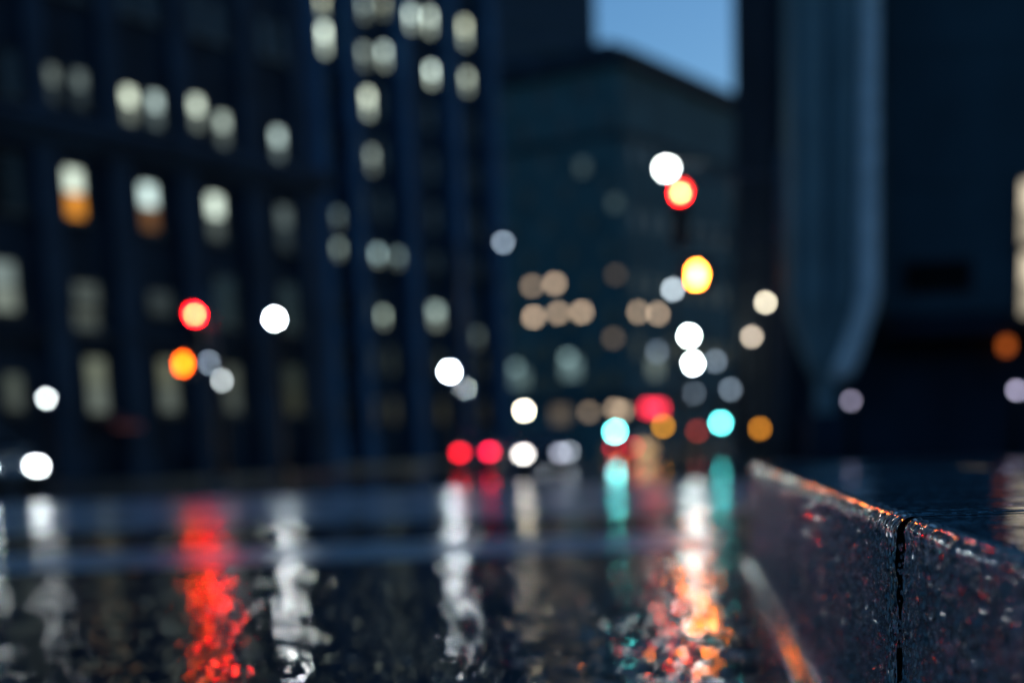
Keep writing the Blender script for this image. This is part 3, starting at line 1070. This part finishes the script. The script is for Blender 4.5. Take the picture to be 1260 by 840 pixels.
# ------------------------------------------------------------------ cars
def car_meshes():
    d = {}
    W = .88
    # side outline (y forward, z): lofted across the width with tumblehome
    body = [(-2.2, .35), (-2.25, .62), (-2.2, .92), (-1.75, .97), (-.9, .98), (.75, .96), (1.45, .86), (2.1, .72), (2.25, .55), (2.2, .32), (1.75, .24), (-1.8, .24)]
    mb = MB()
    n = len(body)
    vs = []
    secs = ((-W, .92, .03), (-W * .93, .99, 0), (0, 1.02, 0), (W * .93, .99, 0), (W, .92, .03))
    for x, k, dz in secs:
        for y, z in body:
            vs.append((x, y * (k if abs(y) > 1.9 else 1), z - (dz if z > .5 else -dz)))
    fs = [(j * n + i, j * n + (i + 1) % n, (j + 1) * n + (i + 1) % n, (j + 1) * n + i) for j in range(4) for i in range(n)]
    fs += [tuple(range(n))[::-1], tuple(4 * n + i for i in range(n))]
    mb.add(vs, fs)
    d['body'] = mb.mesh('body', bevel=.02)
    roof = [(-1.55, .97), (-.95, 1.40), (-.3, 1.46), (.2, 1.44), (1.05, .95)]
    mb = MB()
    wb, wt = .80, .60
    P = [(y, z, wb if z < 1.1 else wt) for y, z in roof]
    vs = [(-w, y, z) for y, z, w in P] + [(w, y, z) for y, z, w in P]
    fs = [(i, i + 1, 6 + i, 5 + i) for i in (1, 2)] + [(0, 1, 2, 3, 4), (9, 8, 7, 6, 5), (0, 1, 6, 5), (3, 4, 9, 8), (4, 0, 5, 9)]
    mb.add(vs, fs)
    d['roof'] = mb.mesh('roof', bevel=.03)
    def quad(a, b, c, e, off):
        v = [Vector(q) for q in (a, b, c, e)]
        nn = (v[1] - v[0]).cross(v[2] - v[0]).normalized()
        o1 = [q + nn * off for q in v]; o0 = [q - nn * .01 for q in v]
        return MB().add(o0 + o1, [(3, 2, 1, 0), (4, 5, 6, 7), (0, 1, 5, 4), (1, 2, 6, 5), (2, 3, 7, 6), (3, 0, 4, 7)])
    d['windscreen'] = quad((.68, .95, 1.01), (-.68, .95, 1.01), (-.54, .32, 1.38), (.54, .32, 1.38), .012).mesh('windscreen')
    d['rear_window'] = quad((-.68, -1.46, 1.03), (.68, -1.46, 1.03), (.54, -1.02, 1.35), (-.54, -1.02, 1.35), .012).mesh('rear_window')
    for s, k in ((1, 'a'), (-1, 'b')):
        q = [(s * .785, -1.2, 1.02), (s * .785, .8, 1.02), (s * .63, .22, 1.37), (s * .63, -.86, 1.36)]
        if s < 0: q = q[::-1]
        d['side' + k] = quad(*q, .015).mesh('side_window')
    d['wheel'] = MB().lathe([(.24, -.11), (.32, -.10), (.33, -.05), (.33, .05), (.32, .10), (.24, .11)], axis='X', n=24).mesh('wheel')
    d['rim'] = MB().lathe([(.22, .0), (.21, .012), (.08, .0), (.05, .02)], axis='X', n=14).mesh('rim')
    d['head'] = MB().box(-.13, .13, -.03, .06, -.075, .075).mesh('headlight', bevel=.02)
    d['tail'] = MB().box(-.15, .15, -.06, .03, -.09, .09).mesh('tail_light', bevel=.02)
    d['plate'] = MB().box(-.26, .26, -.01, .01, -.06, .06).mesh('number_plate')
    d['bumper'] = MB().box(-.8, .8, -.08, .04, -.1, .1).mesh('bumper', bevel=.03)
    d['mirror'] = MB().box(-.1, .1, -.05, .05, -.06, .06).mesh('mirror', bevel=.02)
    return d


CM = car_meshes()
OFFH = mat('unlit headlight', (.3, .3, .32), .15)
OFFT = mat('unlit tail lamp', (.15, .01, .01), .2)


def car(x, y, heading, paint, label, head=None, tail=None):
    """heading: degrees, 0 = driving away from the camera; head / tail: (colour, radiance) or None; may be two for the two sides"""
    t = empty('car', (x, y, gz(x, y)), R(-heading))
    tag(t, label, 'car', 'cars around the crossing')
    link('body', CM['body'], paint, t)
    link('roof', CM['roof'], paint, t)
    for k, nme in (('windscreen', 'windscreen'), ('rear_window', 'rear_window'), ('sidea', 'side_window'), ('sideb', 'side_window')):
        link(nme, CM[k], M['glass'], t)
    for sx in (-1, 1):
        for yy in (1.4, -1.35):
            w = link('wheel', CM['wheel'], M['rubber'], t, (sx * .79, yy, .33))
            link('rim', CM['rim'], M['rim'], w, (sx * .112, 0, 0), 0 if sx > 0 else math.pi)
        i = 0 if sx < 0 else 1
        hm = head[i] if isinstance(head, list) else head
        tm = tail[i] if isinstance(tail, list) else tail
        link('headlight', CM['head'], emit('headlight', *hm) if hm else OFFH, t, (sx * .62, 2.17, .63))
        link('tail_light', CM['tail'], emit('tail light', *tm) if tm else OFFT, t, (sx * .66, -2.2, .76))
        link('mirror', CM['mirror'], paint, t, (sx * .93, .78, 1.0))
    link('number_plate', CM['plate'], OFFH, t, (0, -2.3, .62))
    link('bumper', CM['bumper'], M['black'], t, (0, 2.22, .42))
    link('bumper', CM['bumper'], M['black'], t, (0, -2.22, .42))
    return t


paint = lambda n, c: mat(n, c, .25, metal=.3, var=.05, coat=.6)
p = at(-36, 560, 40)
lc = car(p.x - .6, p.y + 2.0, 140, paint('silver car paint', (.3, .32, .34)), 'tall silver car at the left edge with white headlights on', head=[(WHITE, 45), (WHITE, 60)])
lc.scale = (1.18, 1.18, 1.22)
p = at(588, 549, 64)
car(p.x, p.y + 2.3, 4, paint('dark car paint', (.03, .03, .035)), 'dark car at centre seen from behind with red tail lights on', tail=[((1, .01, .03), 18), ((1, .01, .06), 20)])
p = at(664, 558, 48)
car(p.x, p.y + 2.2, 178, paint('black car paint', (.015, .015, .018)), 'black oncoming car at centre, one headlight brighter than the other', head=[((.75, .8, 1), 5), ((1, .95, .9), 24)])
p = at(676, 550, 74)
car(p.x, p.y + 2.2, 170, paint('blue car paint', (.03, .05, .10)), 'dark blue car following behind the black oncoming car', head=[((.75, .87, 1), 9), ((.75, .87, 1), 9)])
p = at(782, 538, 92)
car(p.x, p.y + 2.3, 20, paint('maroon car paint', (.10, .015, .02)), 'maroon car further down the street with dull red tail lights', tail=((1, .03, .06), 9))
p = at(749, 552, 128)
car(p.x + 1, p.y + 2.3, -14, paint('grey car paint', (.12, .12, .13)), 'grey car with one orange tail light behind the left blue-green signal', tail=[((1, .2, .05), 110), None])

# ------------------------------------------------------------------ sky, sun
SUN_EL, SUN_AZ = R(5.0), R(40)
w = bpy.data.worlds.new('World')
S.world = w
w.use_nodes = True
nt = w.node_tree
bg = nt.nodes['Background']
sky = nt.nodes.new('ShaderNodeTexSky')
sky.sky_type = 'NISHITA'
sky.sun_disc = False
sky.sun_elevation = SUN_EL
sky.sun_rotation = SUN_AZ
sky.ozone_density = 4.0
sky.air_density = 1.0
sky.dust_density = 0.3
nt.links.new(sky.outputs['Color'], bg.inputs['Color'])
bg.inputs['Strength'].default_value = 0.093

sl = bpy.data.lights.new('sun', 'SUN')
sl.energy = 0.01
sl.angle = R(20)
sl.color = (.6, .75, 1)
so = bpy.data.objects.new('sun', sl)
COL.objects.link(so)
so.rotation_euler = (R(84), 0, R(180) - SUN_AZ)

# ------------------------------------------------------------------ render settings
focus = lp(UJ + 0.01, LX, LH - 0.03)
cd.dof.focus_distance = -(cam.matrix_world.inverted() @ focus).z
S.view_settings.view_transform = 'Standard'
S.view_settings.look = 'None'
S.view_settings.exposure = EXPOSURE
S.view_settings.gamma = 1
c = S.cycles
c.use_adaptive_sampling = False
c.use_denoising = True
c.denoiser = 'OPENIMAGEDENOISE'
c.max_bounces = 4
c.diffuse_bounces = 2
c.glossy_bounces = 3
c.transmission_bounces = 4
c.sample_clamp_indirect = 4
c.sample_clamp_direct = 0
c.caustics_reflective = False
c.caustics_refractive = False
print('focus', cd.dof.focus_distance, 'UJ', UJ)
